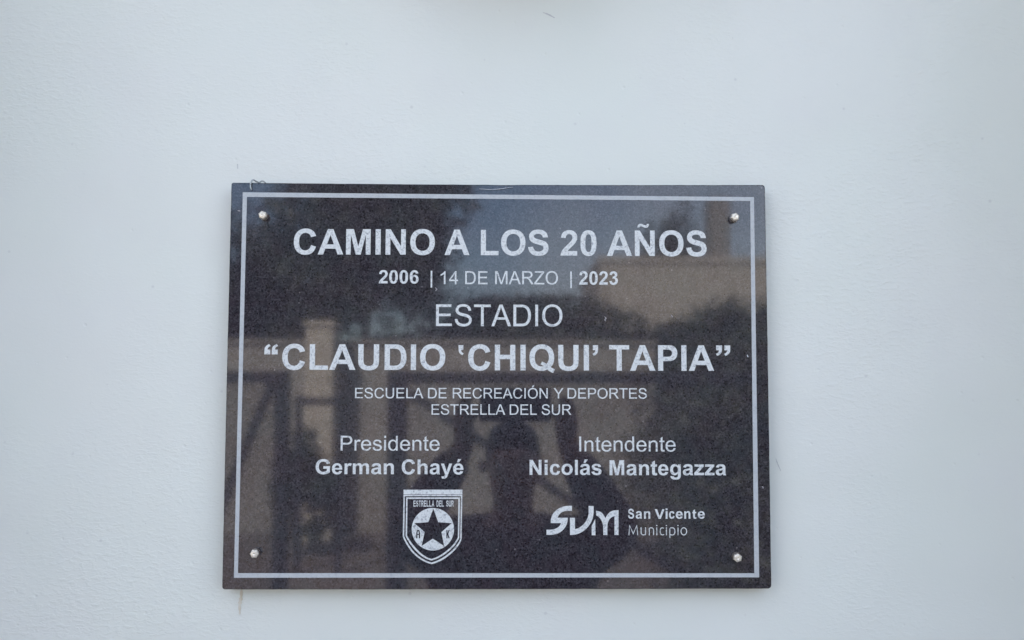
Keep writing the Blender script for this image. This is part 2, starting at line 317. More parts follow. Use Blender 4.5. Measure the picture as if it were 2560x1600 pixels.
BOLD = {
'A': (1479, 'M1471 0L1149 0L1021 333L435 333L314 0L0 0L571 1466L884 1466Z M926 580L724 1124L526 580Z'),
'C': (1479, 'M1087 539L1374 448Q1308 208 1154.5 91.5Q1001 -25 765 -25Q473 -25 285 174.5Q97 374 97 720Q97 1086 286 1288.5Q475 1491 783 1491Q1052 1491 1220 1332Q1320 1238 1370 1062L1077 992Q1051 1106 968.5 1172Q886 1238 768 1238Q605 1238 503.5 1121Q402 1004 402 742Q402 464 502 346Q602 228 762 228Q880 228 965 303Q1050 378 1087 539Z'),
'D': (1479, 'M148 1466L689 1466Q872 1466 968 1438Q1097 1400 1189 1303Q1281 1206 1329 1065.5Q1377 925 1377 719Q1377 538 1332 407Q1277 247 1175 148Q1098 73 967 31Q869 0 705 0L148 0Z M444 1218L444 247L665 247Q789 247 844 261Q916 279 963.5 322Q1011 365 1041 463.5Q1071 562 1071 732Q1071 902 1041 993Q1011 1084 957 1135Q903 1186 820 1204Q758 1218 577 1218Z'),
'E': (1366, 'M149 0L149 1466L1236 1466L1236 1218L445 1218L445 893L1181 893L1181 646L445 646L445 247L1264 247L1264 0Z'),
'H': (1479, 'M150 0L150 1466L446 1466L446 889L1026 889L1026 1466L1322 1466L1322 0L1026 0L1026 641L446 641L446 0Z'),
'I': (569, 'M140 0L140 1466L436 1466L436 0Z'),
'L': (1251, 'M157 0L157 1466L453 1466L453 247L1189 247L1189 0Z'),
'M': (1706, 'M145 0L145 1466L588 1466L854 466L1117 1466L1561 1466L1561 0L1286 0L1286 1154L995 0L710 0L420 1154L420 0Z'),
'N': (1479, 'M150 0L150 1466L438 1466L1038 487L1038 1466L1313 1466L1313 0L1016 0L425 956L425 0Z'),
'O': (1593, 'M89 724Q89 948 156 1100Q206 1212 292.5 1301Q379 1390 482 1433Q619 1491 798 1491Q1122 1491 1316.5 1290Q1511 1089 1511 731Q1511 376 1318 175.5Q1125 -25 802 -25Q475 -25 282 174.5Q89 374 89 724Z M394 734Q394 485 509 356.5Q624 228 801 228Q978 228 1091.5 355.5Q1205 483 1205 738Q1205 990 1094.5 1114Q984 1238 801 1238Q618 1238 506 1112.5Q394 987 394 734Z'),
'P': (1366, 'M149 0L149 1466L624 1466Q894 1466 976 1444Q1102 1411 1187 1300.5Q1272 1190 1272 1015Q1272 880 1223 788Q1174 696 1098.5 643.5Q1023 591 945 574Q839 553 638 553L445 553L445 0Z M445 1218L445 802L607 802Q782 802 841 825Q900 848 933.5 897Q967 946 967 1011Q967 1091 920 1143Q873 1195 801 1208Q748 1218 588 1218Z'),
'Q': (1593, 'M1303 199Q1418 116 1552 67L1442 -143Q1372 -122 1305 -85Q1290 -77 1095 52Q958 -25 797 -25Q477 -25 283.5 175Q90 375 90 733Q90 1091 284 1290.5Q478 1491 802 1491Q1122 1491 1315.5 1290.5Q1509 1091 1509 733Q1509 543 1456 399Q1416 289 1303 199Z M1059 369Q1132 454 1168 535Q1204 625 1204 734Q1204 985 1093 1111.5Q982 1238 802 1238Q622 1238 508.5 1111Q395 984 395 731Q395 474 507 351Q619 228 788 228Q853 228 911 249Q819 309 724 343L807 512Q943 465 1059 369Z'),
'R': (1479, 'M150 0L150 1466L773 1466Q1008 1466 1114.5 1426.5Q1221 1387 1285 1286Q1349 1185 1349 1055Q1349 890 1252 782.5Q1155 675 962 647Q1058 591 1120.5 524Q1183 457 1289 286L1468 0L1114 0L900 319Q786 490 744 534.5Q702 579 655 595.5Q608 612 506 612L446 612L446 0Z M446 846L665 846Q878 846 931 864Q984 882 1014 926Q1044 970 1044 1036Q1044 1110 1004.5 1155.5Q965 1201 893 1213Q857 1218 677 1218L446 1218Z'),
'S': (1366, 'M74 477L362 505Q388 360 467.5 292Q547 224 682 224Q825 224 897.5 284.5Q970 345 970 426Q970 478 939.5 514.5Q909 551 833 578Q781 596 596 642Q358 701 262 787Q127 908 127 1082Q127 1194 190.5 1291.5Q254 1389 373.5 1440Q493 1491 662 1491Q938 1491 1077.5 1370Q1217 1249 1224 1047L928 1034Q909 1147 846.5 1196.5Q784 1246 659 1246Q530 1246 457 1193Q410 1159 410 1102Q410 1050 454 1013Q510 966 726 915Q942 864 1045.5 809.5Q1149 755 1207.5 660.5Q1266 566 1266 427Q1266 301 1196 191Q1126 81 998 27.5Q870 -26 679 -26Q401 -26 252 102.5Q103 231 74 477Z'),
'T': (1251, 'M478 0L478 1218L43 1218L43 1466L1208 1466L1208 1218L774 1218L774 0Z'),
'U': (1479, 'M147 1466L443 1466L443 672Q443 483 454 427Q473 337 544.5 282.5Q616 228 740 228Q866 228 930 279.5Q994 331 1007 406Q1020 481 1020 655L1020 1466L1316 1466L1316 696Q1316 432 1292 323Q1268 214 1203.5 139Q1139 64 1031 19.5Q923 -25 749 -25Q539 -25 430.5 23.5Q322 72 259 149.5Q196 227 176 312Q147 438 147 684Z'),
'V': (1366, 'M523 0L-1 1466L320 1466L691 381L1050 1466L1364 1466L839 0Z'),
'G': (1593, 'M830 539L830 786L1468 786L1468 202Q1375 112 1198.5 43.5Q1022 -25 841 -25Q611 -25 440 71.5Q269 168 183 347.5Q97 527 97 738Q97 967 193 1145Q289 1323 474 1418Q615 1491 825 1491Q1098 1491 1251.5 1376.5Q1405 1262 1449 1060L1155 1005Q1124 1113 1038.5 1175.5Q953 1238 825 1238Q631 1238 516.5 1115Q402 992 402 750Q402 489 518 358.5Q634 228 822 228Q915 228 1008.5 264.5Q1102 301 1169 353L1169 539Z'),
'2': (1139, 'M1036 261L1036 0L51 0Q67 148 147 280.5Q227 413 463 632Q653 809 696 872Q754 959 754 1044Q754 1138 703.5 1188.5Q653 1239 564 1239Q476 1239 424 1186Q372 1133 364 1010L84 1038Q109 1270 241 1371Q373 1472 571 1472Q788 1472 912 1355Q1036 1238 1036 1064Q1036 965 1000.5 875.5Q965 786 888 688Q837 623 704 501Q571 379 535.5 339Q500 299 478 261Z'),
'0': (1139, 'M559 1472Q772 1472 892 1320Q1035 1140 1035 723Q1035 307 891 125Q772 -25 559 -25Q345 -25 214 139.5Q83 304 83 726Q83 1140 227 1322Q346 1472 559 1472Z M559 1239Q508 1239 468 1206.5Q428 1174 406 1090Q377 981 377 723Q377 465 403 368.5Q429 272 468.5 240Q508 208 559 208Q610 208 650 240.5Q690 273 712 357Q741 465 741 723Q741 981 715 1077.5Q689 1174 649.5 1206.5Q610 1239 559 1239Z'),
'3': (1139, 'M77 389L349 422Q362 318 419 263Q476 208 557 208Q644 208 703.5 274Q763 340 763 452Q763 558 706 620Q649 682 567 682Q513 682 438 661L469 890Q583 887 643 939.5Q703 992 703 1079Q703 1153 659 1197Q615 1241 542 1241Q470 1241 419 1191Q368 1141 357 1045L98 1089Q125 1222 179.5 1301.5Q234 1381 331.5 1426.5Q429 1472 550 1472Q757 1472 882 1340Q985 1232 985 1096Q985 903 774 788Q900 761 975.5 667Q1051 573 1051 440Q1051 247 910 111Q769 -25 559 -25Q360 -25 229 89.5Q98 204 77 389Z'),
'6': (1139, 'M1039 1107L767 1077Q757 1161 715 1201Q673 1241 606 1241Q517 1241 455.5 1161Q394 1081 378 828Q483 952 639 952Q815 952 940.5 818Q1066 684 1066 472Q1066 247 934 111Q802 -25 595 -25Q373 -25 230 147.5Q87 320 87 713Q87 1116 236 1294Q385 1472 623 1472Q790 1472 899.5 1378.5Q1009 1285 1039 1107Z M402 494Q402 357 465 282.5Q528 208 609 208Q687 208 739 269Q791 330 791 469Q791 612 735 678.5Q679 745 595 745Q514 745 458 681.5Q402 618 402 494Z'),
'e': (1139, 'M762 338L1042 291Q988 137 871.5 56.5Q755 -24 580 -24Q303 -24 170 157Q65 302 65 523Q65 787 203 936.5Q341 1086 552 1086Q789 1086 926 929.5Q1063 773 1057 450L353 450Q356 325 421 255.5Q486 186 583 186Q649 186 694 222Q739 258 762 338Z M778 622Q775 744 715 807.5Q655 871 569 871Q477 871 417 804Q357 737 358 622Z'),
'r': (797, 'M416 0L135 0L135 1062L396 1062L396 911Q463 1018 516.5 1052Q570 1086 638 1086Q734 1086 823 1033L736 788Q665 834 604 834Q545 834 504 801.5Q463 769 439.5 684Q416 599 416 328Z'),
'm': (1821, 'M126 1062L385 1062L385 917Q524 1086 716 1086Q818 1086 893 1044Q968 1002 1016 917Q1086 1002 1167 1044Q1248 1086 1340 1086Q1457 1086 1538 1038.5Q1619 991 1659 899Q1688 831 1688 679L1688 0L1407 0L1407 607Q1407 765 1378 811Q1339 871 1258 871Q1199 871 1147 835Q1095 799 1072 729.5Q1049 660 1049 510L1049 0L768 0L768 582Q768 737 753 782Q738 827 706.5 849Q675 871 621 871Q556 871 504 836Q452 801 429.5 735Q407 669 407 516L407 0L126 0Z'),
'a': (1139, 'M357 738L102 784Q145 938 250 1012Q355 1086 562 1086Q750 1086 842 1041.5Q934 997 971.5 928.5Q1009 860 1009 677L1006 349Q1006 209 1019.5 142.5Q1033 76 1070 0L792 0Q781 28 765 83Q758 108 755 116Q683 46 601 11Q519 -24 426 -24Q262 -24 167.5 65Q73 154 73 290Q73 380 116 450.5Q159 521 236.5 558.5Q314 596 460 624Q657 661 733 693L733 721Q733 802 693 836.5Q653 871 542 871Q467 871 425 841.5Q383 812 357 738Z M733 510Q679 492 562 467Q445 442 409 418Q354 379 354 319Q354 260 398 217Q442 174 510 174Q586 174 655 224Q706 262 722 317Q733 353 733 454Z'),
'n': (1251, 'M1114 0L833 0L833 542Q833 714 815 764.5Q797 815 756.5 843Q716 871 659 871Q586 871 528 831Q470 791 448.5 725Q427 659 427 481L427 0L146 0L146 1062L407 1062L407 906Q546 1086 757 1086Q850 1086 927 1052.5Q1004 1019 1043.5 967Q1083 915 1098.5 849Q1114 783 1114 660Z'),
'h': (1251, 'M427 1466L427 927Q563 1086 752 1086Q849 1086 927 1050Q1005 1014 1044.5 958Q1084 902 1098.5 834Q1113 766 1113 623L1113 0L832 0L832 561Q832 728 816 773Q800 818 759.5 844.5Q719 871 658 871Q588 871 533 837Q478 803 452.5 734.5Q427 666 427 532L427 0L146 0L146 1466Z'),
'y': (1139, 'M14 1062L313 1062L567 308L815 1062L1106 1062L731 40L664 -145Q627 -238 593.5 -287Q560 -336 516.5 -366.5Q473 -397 409.5 -414Q346 -431 266 -431Q185 -431 107 -414L82 -194Q148 -207 201 -207Q299 -207 346 -149.5Q393 -92 418 -3Z'),
'i': (569, 'M147 1206L147 1466L428 1466L428 1206Z M147 0L147 1062L428 1062L428 0Z'),
'c': (1139, 'M1073 748L796 698Q782 781 732.5 823Q683 865 604 865Q499 865 436.5 792.5Q374 720 374 550Q374 361 437.5 283Q501 205 608 205Q688 205 739 250.5Q790 296 811 407L1087 360Q1044 170 922 73Q800 -24 595 -24Q362 -24 223.5 123Q85 270 85 530Q85 793 224 939.5Q363 1086 600 1086Q794 1086 908.5 1002.5Q1023 919 1073 748Z'),
'o': (1251, 'M82 546Q82 686 151 817Q220 948 346.5 1017Q473 1086 629 1086Q870 1086 1024 929.5Q1178 773 1178 534Q1178 293 1022.5 134.5Q867 -24 631 -24Q485 -24 352.5 42Q220 108 151 235.5Q82 363 82 546Z M370 531Q370 373 445 289Q520 205 630 205Q740 205 814.5 289Q889 373 889 533Q889 689 814.5 773Q740 857 630 857Q520 857 445 773Q370 689 370 531Z'),
'l': (569, 'M147 0L147 1466L428 1466L428 0Z'),
's': (1139, 'M48 303L330 346Q348 264 403 221.5Q458 179 557 179Q666 179 721 219Q758 247 758 294Q758 326 738 347Q717 367 644 384Q304 459 213 521Q87 607 87 760Q87 898 196 992Q305 1086 534 1086Q752 1086 858 1015Q964 944 1004 805L739 756Q722 818 674.5 851Q627 884 539 884Q428 884 380 853Q348 831 348 796Q348 766 376 745Q414 717 638.5 666Q863 615 952 541Q1040 466 1040 332Q1040 186 918 81Q796 -24 557 -24Q340 -24 213.5 64Q87 152 48 303Z'),
't': (682, 'M634 1062L634 838L442 838L442 410Q442 280 447.5 258.5Q453 237 472.5 223Q492 209 520 209Q559 209 633 236L657 18Q559 -24 435 -24Q359 -24 298 1.5Q237 27 208.5 67.5Q180 108 169 177Q160 226 160 375L160 838L31 838L31 1062L160 1062L160 1273L442 1437L442 1062Z'),
'g': (1251, 'M121 -70L442 -109Q450 -165 479 -186Q519 -216 605 -216Q715 -216 770 -183Q807 -161 826 -112Q839 -77 839 17L839 172Q713 0 521 0Q307 0 182 181Q84 324 84 537Q84 804 212.5 945Q341 1086 532 1086Q729 1086 857 913L857 1062L1120 1062L1120 109Q1120 -79 1089 -172Q1058 -265 1002 -318Q946 -371 852.5 -401Q759 -431 616 -431Q346 -431 233 -338.5Q120 -246 120 -104Q120 -90 121 -70Z M372 553Q372 384 437.5 305.5Q503 227 599 227Q702 227 773 307.5Q844 388 844 546Q844 711 776 791Q708 871 604 871Q503 871 437.5 792.5Q372 714 372 553Z'),
'z': (1024, 'M30 0L30 219L428 676Q526 788 573 835Q524 832 444 831L69 829L69 1062L954 1062L954 863L548 395L405 240Q522 247 550 247L976 247L976 0Z'),
'q': (569, 'M147 1185L147 1466L428 1466L428 1262Q428 1140 404 1070Q380 1000 325 948Q270 896 190 868L128 985Q205 1013 240 1058Q275 1103 277 1185Z'),
}
TIL = ' M424 1650L305 1645Q304 1700 330 1755Q375 1855 480 1858Q540 1858 620 1820Q720 1775 765 1772Q850 1772 868 1850L985 1852Q975 1735 930 1680Q885 1625 800 1622Q740 1622 650 1664Q560 1706 515 1708Q440 1708 424 1650Z'
BOLD['Ñ'] = (1479, BOLD['N'][1] + TIL)
ACU = ' M%d 1180L%d 1510L%d 1510L%d 1180Z'
BOLD['é'] = (1139, BOLD['e'][1] + ACU % (420, 530, 850, 610)); BOLD['á'] = (1139, BOLD['a'][1] + ACU % (420, 530, 850, 610))
BOLD['‛'] = None; BOLD['’'] = None

def outline(d, n=5):
    """contours of a path string as point lists"""
    out = []; cur = None; i = 0; tok = []; num = ''
    for ch in d + ' ':
        if ch in '-.0123456789':
            if ch == '-' and num: tok.append(float(num)); num = ''
            num += ch
        else:
            if num: tok.append(float(num)); num = ''
            if ch in 'MLQZ': tok.append(ch)
    while i < len(tok):
        t = tok[i]
        if t == 'M': cur = [(tok[i+1], tok[i+2])]; i += 3
        elif t == 'L': cur.append((tok[i+1], tok[i+2])); i += 3
        elif t == 'Q':
            x0, y0 = cur[-1]; x1, y1, x2, y2 = tok[i+1:i+5]; i += 5
            for k in range(1, n + 1):
                u = k / n; cur.append(((1-u)**2*x0 + 2*u*(1-u)*x1 + u*u*x2, (1-u)**2*y0 + 2*u*(1-u)*y1 + u*u*y2))
        else:
            if cur[-1] == cur[0]: cur.pop()
            out.append(cur); i += 1
    return out
def word(txt, font, x0, x1, base, cap):
    """contours in millimetres, the word's ink running from x0 to x1"""
    F = BOLD if font else REG; pen = 0; cs = []
    for ch in txt:
        a, d = F[ch]; cs += [[(x + pen, y) for x, y in c] for c in outline(d)]; pen += a
    lo = min(p[0] for c in cs for p in c); hi = max(p[0] for c in cs for p in c); s = (x1 - x0) / (hi - lo)
    return [[(x0 + (x - lo) * s, base + y * cap / 1466) for x, y in c] for c in cs]
def fit(ch, x0, y0, x1, y1, flipx=False, rot=False, font=BOLD):
    cs = outline(font[ch][1]); xs = [p[0] for c in cs for p in c]; ys = [p[1] for c in cs for p in c]
    a, b, c_, d = min(xs), max(xs), min(ys), max(ys)
    def f(p):
        u = (p[0] - a) / (b - a); v = (p[1] - c_) / (d - c_)
        if rot: u, v = 1 - u, 1 - v
        if flipx: u = 1 - u
        return (x0 + u * (x1 - x0), y0 + v * (y1 - y0))
    return [[f(p) for p in c] for c in cs]
def rect(x0, y0, x1, y1): return [[(x0, y0), (x0, y1), (x1, y1), (x1, y0)]]
def wobble(cs, amt, seed):
    r = random.Random(seed); ph = [r.uniform(0, 6.3) for _ in range(4)]
    return [[(x + amt*math.sin(y*1.9 + ph[0]) * math.sin(x*.7 + ph[1]), y + amt*math.sin(x*2.1 + ph[2]) * math.sin(y*.8+ph[3])) for x, y in c] for c in cs]
def fill(name, contours, m, parent, y=-.00018, thick=.00016, label=None):
    """closed outlines (mm on the plaque's face) filled, holes by even-odd, as one thin solid"""
    cu = bpy.data.curves.new(name, 'CURVE'); cu.dimensions = '2D'; cu.fill_mode = 'BOTH'; cu.extrude = thick / 2 * 1000
    for c in contours:
        sp = cu.splines.new('POLY'); sp.points.add(len(c) - 1)
        for p, q in zip(sp.points, c): p.co = (q[0], q[1], 0, 1)
        sp.use_cyclic_u = True
    tmp = bpy.data.objects.new('tmp', cu); me = bpy.data.meshes.new_from_object(tmp)
    bpy.data.objects.remove(tmp); bpy.data.curves.remove(cu); me.name = name
    me.transform(Matrix(((.001, 0, 0, 0), (0, 0, -.001, y + thick / 2), (0, .001, 0, 0), (0, 0, 0, 1))))
    me.materials.clear(); me.materials.append(m)
    o = link(bpy.data.objects.new(name, me), parent)
    if label: o['label'] = label
    return o

# ------------------------------------------------------------------ the plaque
pq = empty('granite_plaque', (0, 0, PZ), 'dark polished granite plaque with silver Spanish lettering bolted to white wall', 'plaque')
bm = bmesh.new()
def outline_slab():
    P = []; r = random.Random(3)
    cor = [(299.9, 224.6, 3.2, 0), (-299.8, 224.4, 2.2, 1), (-300.2, -224.7, 3.0, 2), (299.7, -224.3, 3.6, 3)]
    for x, z, q, k in cor:
        cx, cz = x - math.copysign(q, x), z - math.copysign(q, z)
        for i in range(5):
            a = PI / 2 * k + PI / 2 * i / 4
            P.append((cx + q * math.cos(a), cz + q * math.sin(a)))
    out = []
    for i, (a, b) in enumerate(zip(P, P[1:] + P[:1])):
        out.append(a); L = math.hypot(b[0]-a[0], b[1]-a[1])
        if L > 50:
            n = 70
            for k in range(1, n):
                t = k / n; x = a[0] + (b[0]-a[0])*t; z = a[1] + (b[1]-a[1])*t
                d = r.uniform(-.10, .10); bow = -1.1 * math.sin(PI * t) if (i == 4) else .25 * math.sin(PI * t)
                if i == 4: bow -= .35 * math.exp(-((x - 3) / 12) ** 2)
                nx_, nz_ = (b[1]-a[1]) / L, -(b[0]-a[0]) / L
                out.append((x + nx_ * (d + bow), z + nz_ * (d + bow)))
    return out
P = outline_slab(); cxm = 0
def ring(s, y): return [bm.verts.new(((x - math.copysign(s, x)) / 1000, y, (z - math.copysign(s, z)) / 1000)) for x, z in P]
r0 = ring(.9, 0.0); r1 = ring(.25, .0004); r2 = ring(0, .0012); r3 = ring(0, .020)
n = len(P)
for a, b in ((r0, r1), (r1, r2), (r2, r3)):
    for i in range(n): bm.faces.new((a[i], b[i], b[(i+1) % n], a[(i+1) % n]))
bm.faces.new(r0); bm.faces.new(r3[::-1])
bmesh.ops.recalc_face_normals(bm, faces=bm.faces[:])
mobj('slab', bm, M_GRAN, pq)
fill('border_line', wobble([[(-286.64, 213.15), (287.04, 210.41), (286.12, -211.85), (-287.4, -211.96)], [(-281.9, 208.0), (282.63, 205.96), (280.82, -207.47), (-283.12, -206.94)]], .05, 2), M_BOR, pq, label='silver rectangular line framing the inscription')
def T(name, words, font, label, extra=()):
    cs = []
    for w_ in words: cs += word(w_[0], font, *w_[1:])
    for e in extra: cs += e
    return fill(name, wobble(cs, .05, len(cs)), M_LET, pq, label=label)
T('inscription_line', [('CAMINO', -228.8, -71.6, 143.4, 28.7), ('A', -60.7, -32.9, 143.3, 28.7), ('LOS', -20.2, 55.5, 143.2, 28.7), ('20', 68.8, 109.3, 143.1, 28.7), ('AÑOS', 120.9, 232.9, 143.0, 28.8)], 1, 'bold silver heading CAMINO A LOS 20 AÑOS')
T('inscription_line', [('2006', -133.7, -89.5, 111.1, 15.0)], 1, 'bold silver year 2006 before the date')
T('inscription_line', [('2023', 89.5, 133.0, 110.5, 15.1)], 1, 'bold silver year 2023 after the date')
T('inscription_line', [('14', -64.9, -45.3, 110.4, 14.7), ('DE', -37.5, -12.4, 110.5, 14.7), ('MARZO', -4.1, 66.0, 110.6, 14.8)], 0, 'silver date 14 DE MARZO')
fill('divider_bar', rect(-76.0, 106.6, -74.2, 125.5), M_LET, pq)
fill('divider_bar', rect(79.7, 106.5, 81.5, 125.3), M_LET, pq)
T('inscription_line', [('ESTADIO', -69.7, 70.9, 63.6, 24.2)], 0, 'silver word ESTADIO')
dq = []
for a, b in ((-259.1, -252.2), (-250.9, -244.0)): dq.append(fit('q', a, 31.6, b, 43.1, rot=True))
for a, b in ((241.7, 248.6), (250.9, 257.8)): dq.append(fit('q', a, 31.2, b, 42.8))
dq.append(fit('q', -44.5, 31.2, -38.8, 42.4, flipx=True)); dq.append(fit('q', 104.3, 30.9, 110.5, 42.7))
T('inscription_line', [('CLAUDIO', -239.3, -59.1, 14.7, 28.4), ('CHIQUI', -33.8, 100.3, 14.5, 28.5), ('TAPIA', 122.8, 239.6, 14.4, 28.5)], 1, 'large bold silver name in double quotation marks', dq)
T('inscription_line', [('ESCUELA', -158.4, -83.0, -16.6, 11.5), ('DE', -77.9, -57.4, -16.6, 11.5), ('RECREACIÓN', -50.6, 54.5, -16.6, 11.5), ('Y', 61.0, 72.0, -16.5, 11.5), ('DEPORTES', 76.4, 164.4, -16.5, 11.5)], 0, 'silver line ESCUELA DE RECREACIÓN Y DEPORTES')
T('inscription_line', [('ESTRELLA', -73.9, 7.5, -34.6, 11.5), ('DEL', 12.4, 42.4, -34.6, 11.5), ('SUR', 47.8, 80.6, -34.6, 11.5)], 0, 'silver line ESTRELLA DEL SUR')
T('inscription_line', [('Presidente', -173.5, -64.7, -74.1, 16.2)], 0, 'silver word Presidente')
T('inscription_line', [('Intendente', 89.2, 195.8, -74.8, 16.5)], 0, 'silver word Intendente')
T('inscription_line', [('German', -200.5, -114.8, -99.9, 16.2), ('Chayé', -106.1, -38.4, -100.0, 16.2)], 1, 'bold silver name under Presidente')
T('inscription_line', [('Nicolás', 34.4, 113.7, -100.5, 16.4), ('Mantegazza', 122.6, 251.3, -100.8, 16.4)], 1, 'bold silver name under Intendente')
# crest
def smc(pts, lo, hi, n=4):
    """round off the run lo..hi of an outline"""
    s = smoothpath([(x, y, 0) for x, y in pts[lo:hi]], n); return pts[:lo] + [(v.x, v.y) for v in s] + pts[hi:]
def rnd(pts): q = smc(pts, 8, 15); return smc(q, 2, 9)
crest = fill('club_crest', [[(-103.97, -116.77), (-39.43, -116.74), (-39.4, -121.91), (-103.92, -121.93)], rnd([(-103.92, -122.4), (-39.47, -122.37), (-40.01, -170.39), (-41.59, -174.34), (-45.55, -180.26), (-52.16, -186.83), (-59.43, -192.08), (-66.72, -195.69), (-72.68, -197.46), (-78.67, -195.49), (-86.0, -191.42), (-93.36, -185.18), (-98.74, -178.27), (-102.45, -171.7), (-104.28, -167.75)]), rnd([(-102.44, -123.79), (-40.93, -123.76), (-41.48, -169.87), (-43.06, -173.36), (-46.89, -178.82), (-53.3, -185.19), (-60.24, -190.31), (-67.13, -193.85), (-72.69, -195.62), (-78.28, -193.72), (-85.22, -189.84), (-92.18, -183.73), (-97.29, -177.16), (-100.93, -171.04), (-102.69, -167.22)]), rnd([(-101.09, -125.11), (-42.12, -125.09), (-42.55, -169.08), (-44.26, -172.37), (-48.22, -177.96), (-54.17, -183.55), (-60.79, -188.34), (-67.41, -191.75), (-72.71, -193.52), (-78.03, -191.75), (-84.37, -188.0), (-90.73, -182.22), (-96.1, -175.65), (-99.81, -170.05), (-101.24, -166.76)]), rnd([(-99.48, -126.83), (-43.72, -126.81), (-44.08, -168.42), (-45.86, -171.71), (-49.56, -176.84), (-55.31, -182.1), (-61.66, -186.83), (-67.82, -190.11), (-72.72, -191.82), (-77.38, -190.11), (-83.39, -186.36), (-89.28, -180.78), (-94.52, -174.53), (-98.16, -169.07), (-99.65, -166.3)])], M_LET, pq, label='silver outlined shield crest with star')
fill('star_disc', [[(-48.33, -159.72), (-48.51, -162.73), (-49.08, -165.69), (-50.04, -168.54), (-51.36, -171.25), (-53.03, -173.75), (-55.01, -176.02), (-57.28, -178.0), (-59.78, -179.67), (-62.49, -181.0), (-65.35, -181.97), (-68.31, -182.56), (-71.33, -182.75), (-74.35, -182.55), (-77.32, -181.97), (-80.19, -181.0), (-82.91, -179.67), (-85.44, -177.99), (-87.73, -176.01), (-89.75, -173.74), (-91.45, -171.24), (-92.81, -168.54), (-93.81, -165.68), (-94.43, -162.73), (-94.65, -159.72), (-94.48, -156.7), (-93.92, -153.74), (-92.97, -150.88), (-91.65, -148.18), (-89.99, -145.66), (-88.01, -143.39), (-85.75, -141.39), (-83.24, -139.71), (-80.53, -138.37), (-77.66, -137.4), (-74.69, -136.81), (-71.67, -136.61), (-68.64, -136.81), (-65.66, -137.4), (-62.78, -138.37), (-60.05, -139.71), (-57.51, -141.39), (-55.22, -143.38), (-53.2, -145.66), (-51.5, -148.17), (-50.15, -150.88), (-49.15, -153.74), (-48.55, -156.71)], [(-71.13, -137.41), (-65.69, -152.07), (-50.9, -153.12), (-62.16, -162.82), (-59.0, -178.02), (-71.42, -169.86), (-83.66, -177.82), (-80.46, -162.68), (-91.85, -153.12), (-76.55, -152.07)], [(-89.64, -169.59), (-89.69, -163.67), (-88.79, -160.51), (-86.4, -160.51), (-85.44, -163.67), (-85.39, -169.6), (-86.85, -169.6), (-86.88, -165.78), (-88.21, -165.78), (-88.18, -169.59)], [(-88.22, -164.72), (-86.89, -164.72), (-86.9, -163.47), (-87.45, -161.69), (-87.78, -161.69), (-88.23, -163.47)], [(-56.72, -169.6), (-56.78, -160.51), (-55.45, -160.51), (-55.43, -163.94), (-54.45, -160.51), (-52.99, -160.51), (-54.56, -164.79), (-52.93, -169.6), (-54.39, -169.6), (-55.41, -165.91), (-55.39, -169.6)]], M_LET, crest)
cs = []
for w_, a, b in (('ESTRELLA', -93.14, -70.06), ('DEL', -67.81, -59.52), ('SUR', -57.28, -48.65)):
    k = (b - a) / len(w_)
    for i, ch in enumerate(w_): cs += fit(ch, a + k*i + .22, -135.2, a + k*(i+1) - .22, -128.5)
fill('crest_lettering', cs, M_LET, crest)
# municipal emblem
def rs(pts, runs):
    for lo, hi in sorted(runs, reverse=True): pts = smc(pts, lo, hi, 3)
    return pts
emb = fill('town_emblem', [rs([(80.93, -134.26), (74.91, -134.42), (69.05, -135.91), (63.86, -138.98), (60.01, -143.11), (58.0, -147.66), (57.66, -153.03), (69.02, -153.03), (68.01, -155.1), (65.67, -157.57), (61.5, -159.63), (57.32, -160.21), (52.98, -160.21), (52.98, -165.82), (59.4, -165.66), (65.66, -164.17), (70.67, -160.87), (74.19, -156.33), (75.87, -151.79), (76.3, -147.25), (65.1, -147.25), (66.53, -144.35), (69.46, -141.46), (74.06, -139.8), (80.91, -139.64)], [(0, 7), (7, 12), (13, 20), (20, 25)]), rs([(78.81, -147.25), (84.24, -147.25), (84.2, -159.64), (88.21, -158.4), (92.4, -155.51), (95.76, -151.79), (98.28, -146.83), (99.3, -141.45), (99.33, -134.42), (104.77, -134.41), (104.74, -141.45), (103.71, -147.66), (101.18, -153.44), (96.56, -159.22), (90.7, -163.35), (84.85, -165.41), (78.76, -165.99)], [(2, 8), (9, 17)]), [(106.47, -148.48), (106.73, -166.24), (102.55, -166.24), (102.59, -156.09), (104.53, -152.62)], rs([(107.51, -139.55), (111.69, -140.62), (115.02, -143.11), (117.68, -147.66), (119.62, -144.35), (122.56, -141.2), (126.76, -139.38), (132.2, -138.96), (132.04, -166.0), (127.61, -165.99), (127.73, -145.34), (123.79, -147.24), (121.26, -150.55), (119.98, -155.1), (119.76, -165.99), (115.33, -165.99), (115.21, -156.75), (114.14, -151.79), (111.66, -147.66), (107.49, -144.35)], [(0, 4), (3, 8), (10, 15), (16, 20)])], M_LET, pq, label='silver interlaced letters of the town emblem')
cs = []
XS = [142.6, 149.3, 151.14, 158.09, 160.18, 167.13, 172.07, 182.79, 184.05, 186.14, 187.82, 193.85, 195.19, 202.9, 204.58, 211.28, 213.38, 217.99, 219.5, 227.21]
for ch, a, b in zip('SanVicente', XS[::2], XS[1::2]):
    top = {'S': -137.4, 'V': -137.9, 'i': -137.0, 't': -138.2}.get(ch, -140.0)
    cs += fit(ch, a, -148.35, b, top)
fill('emblem_lettering', cs, M_LET, emb, label='bold silver words San Vicente')
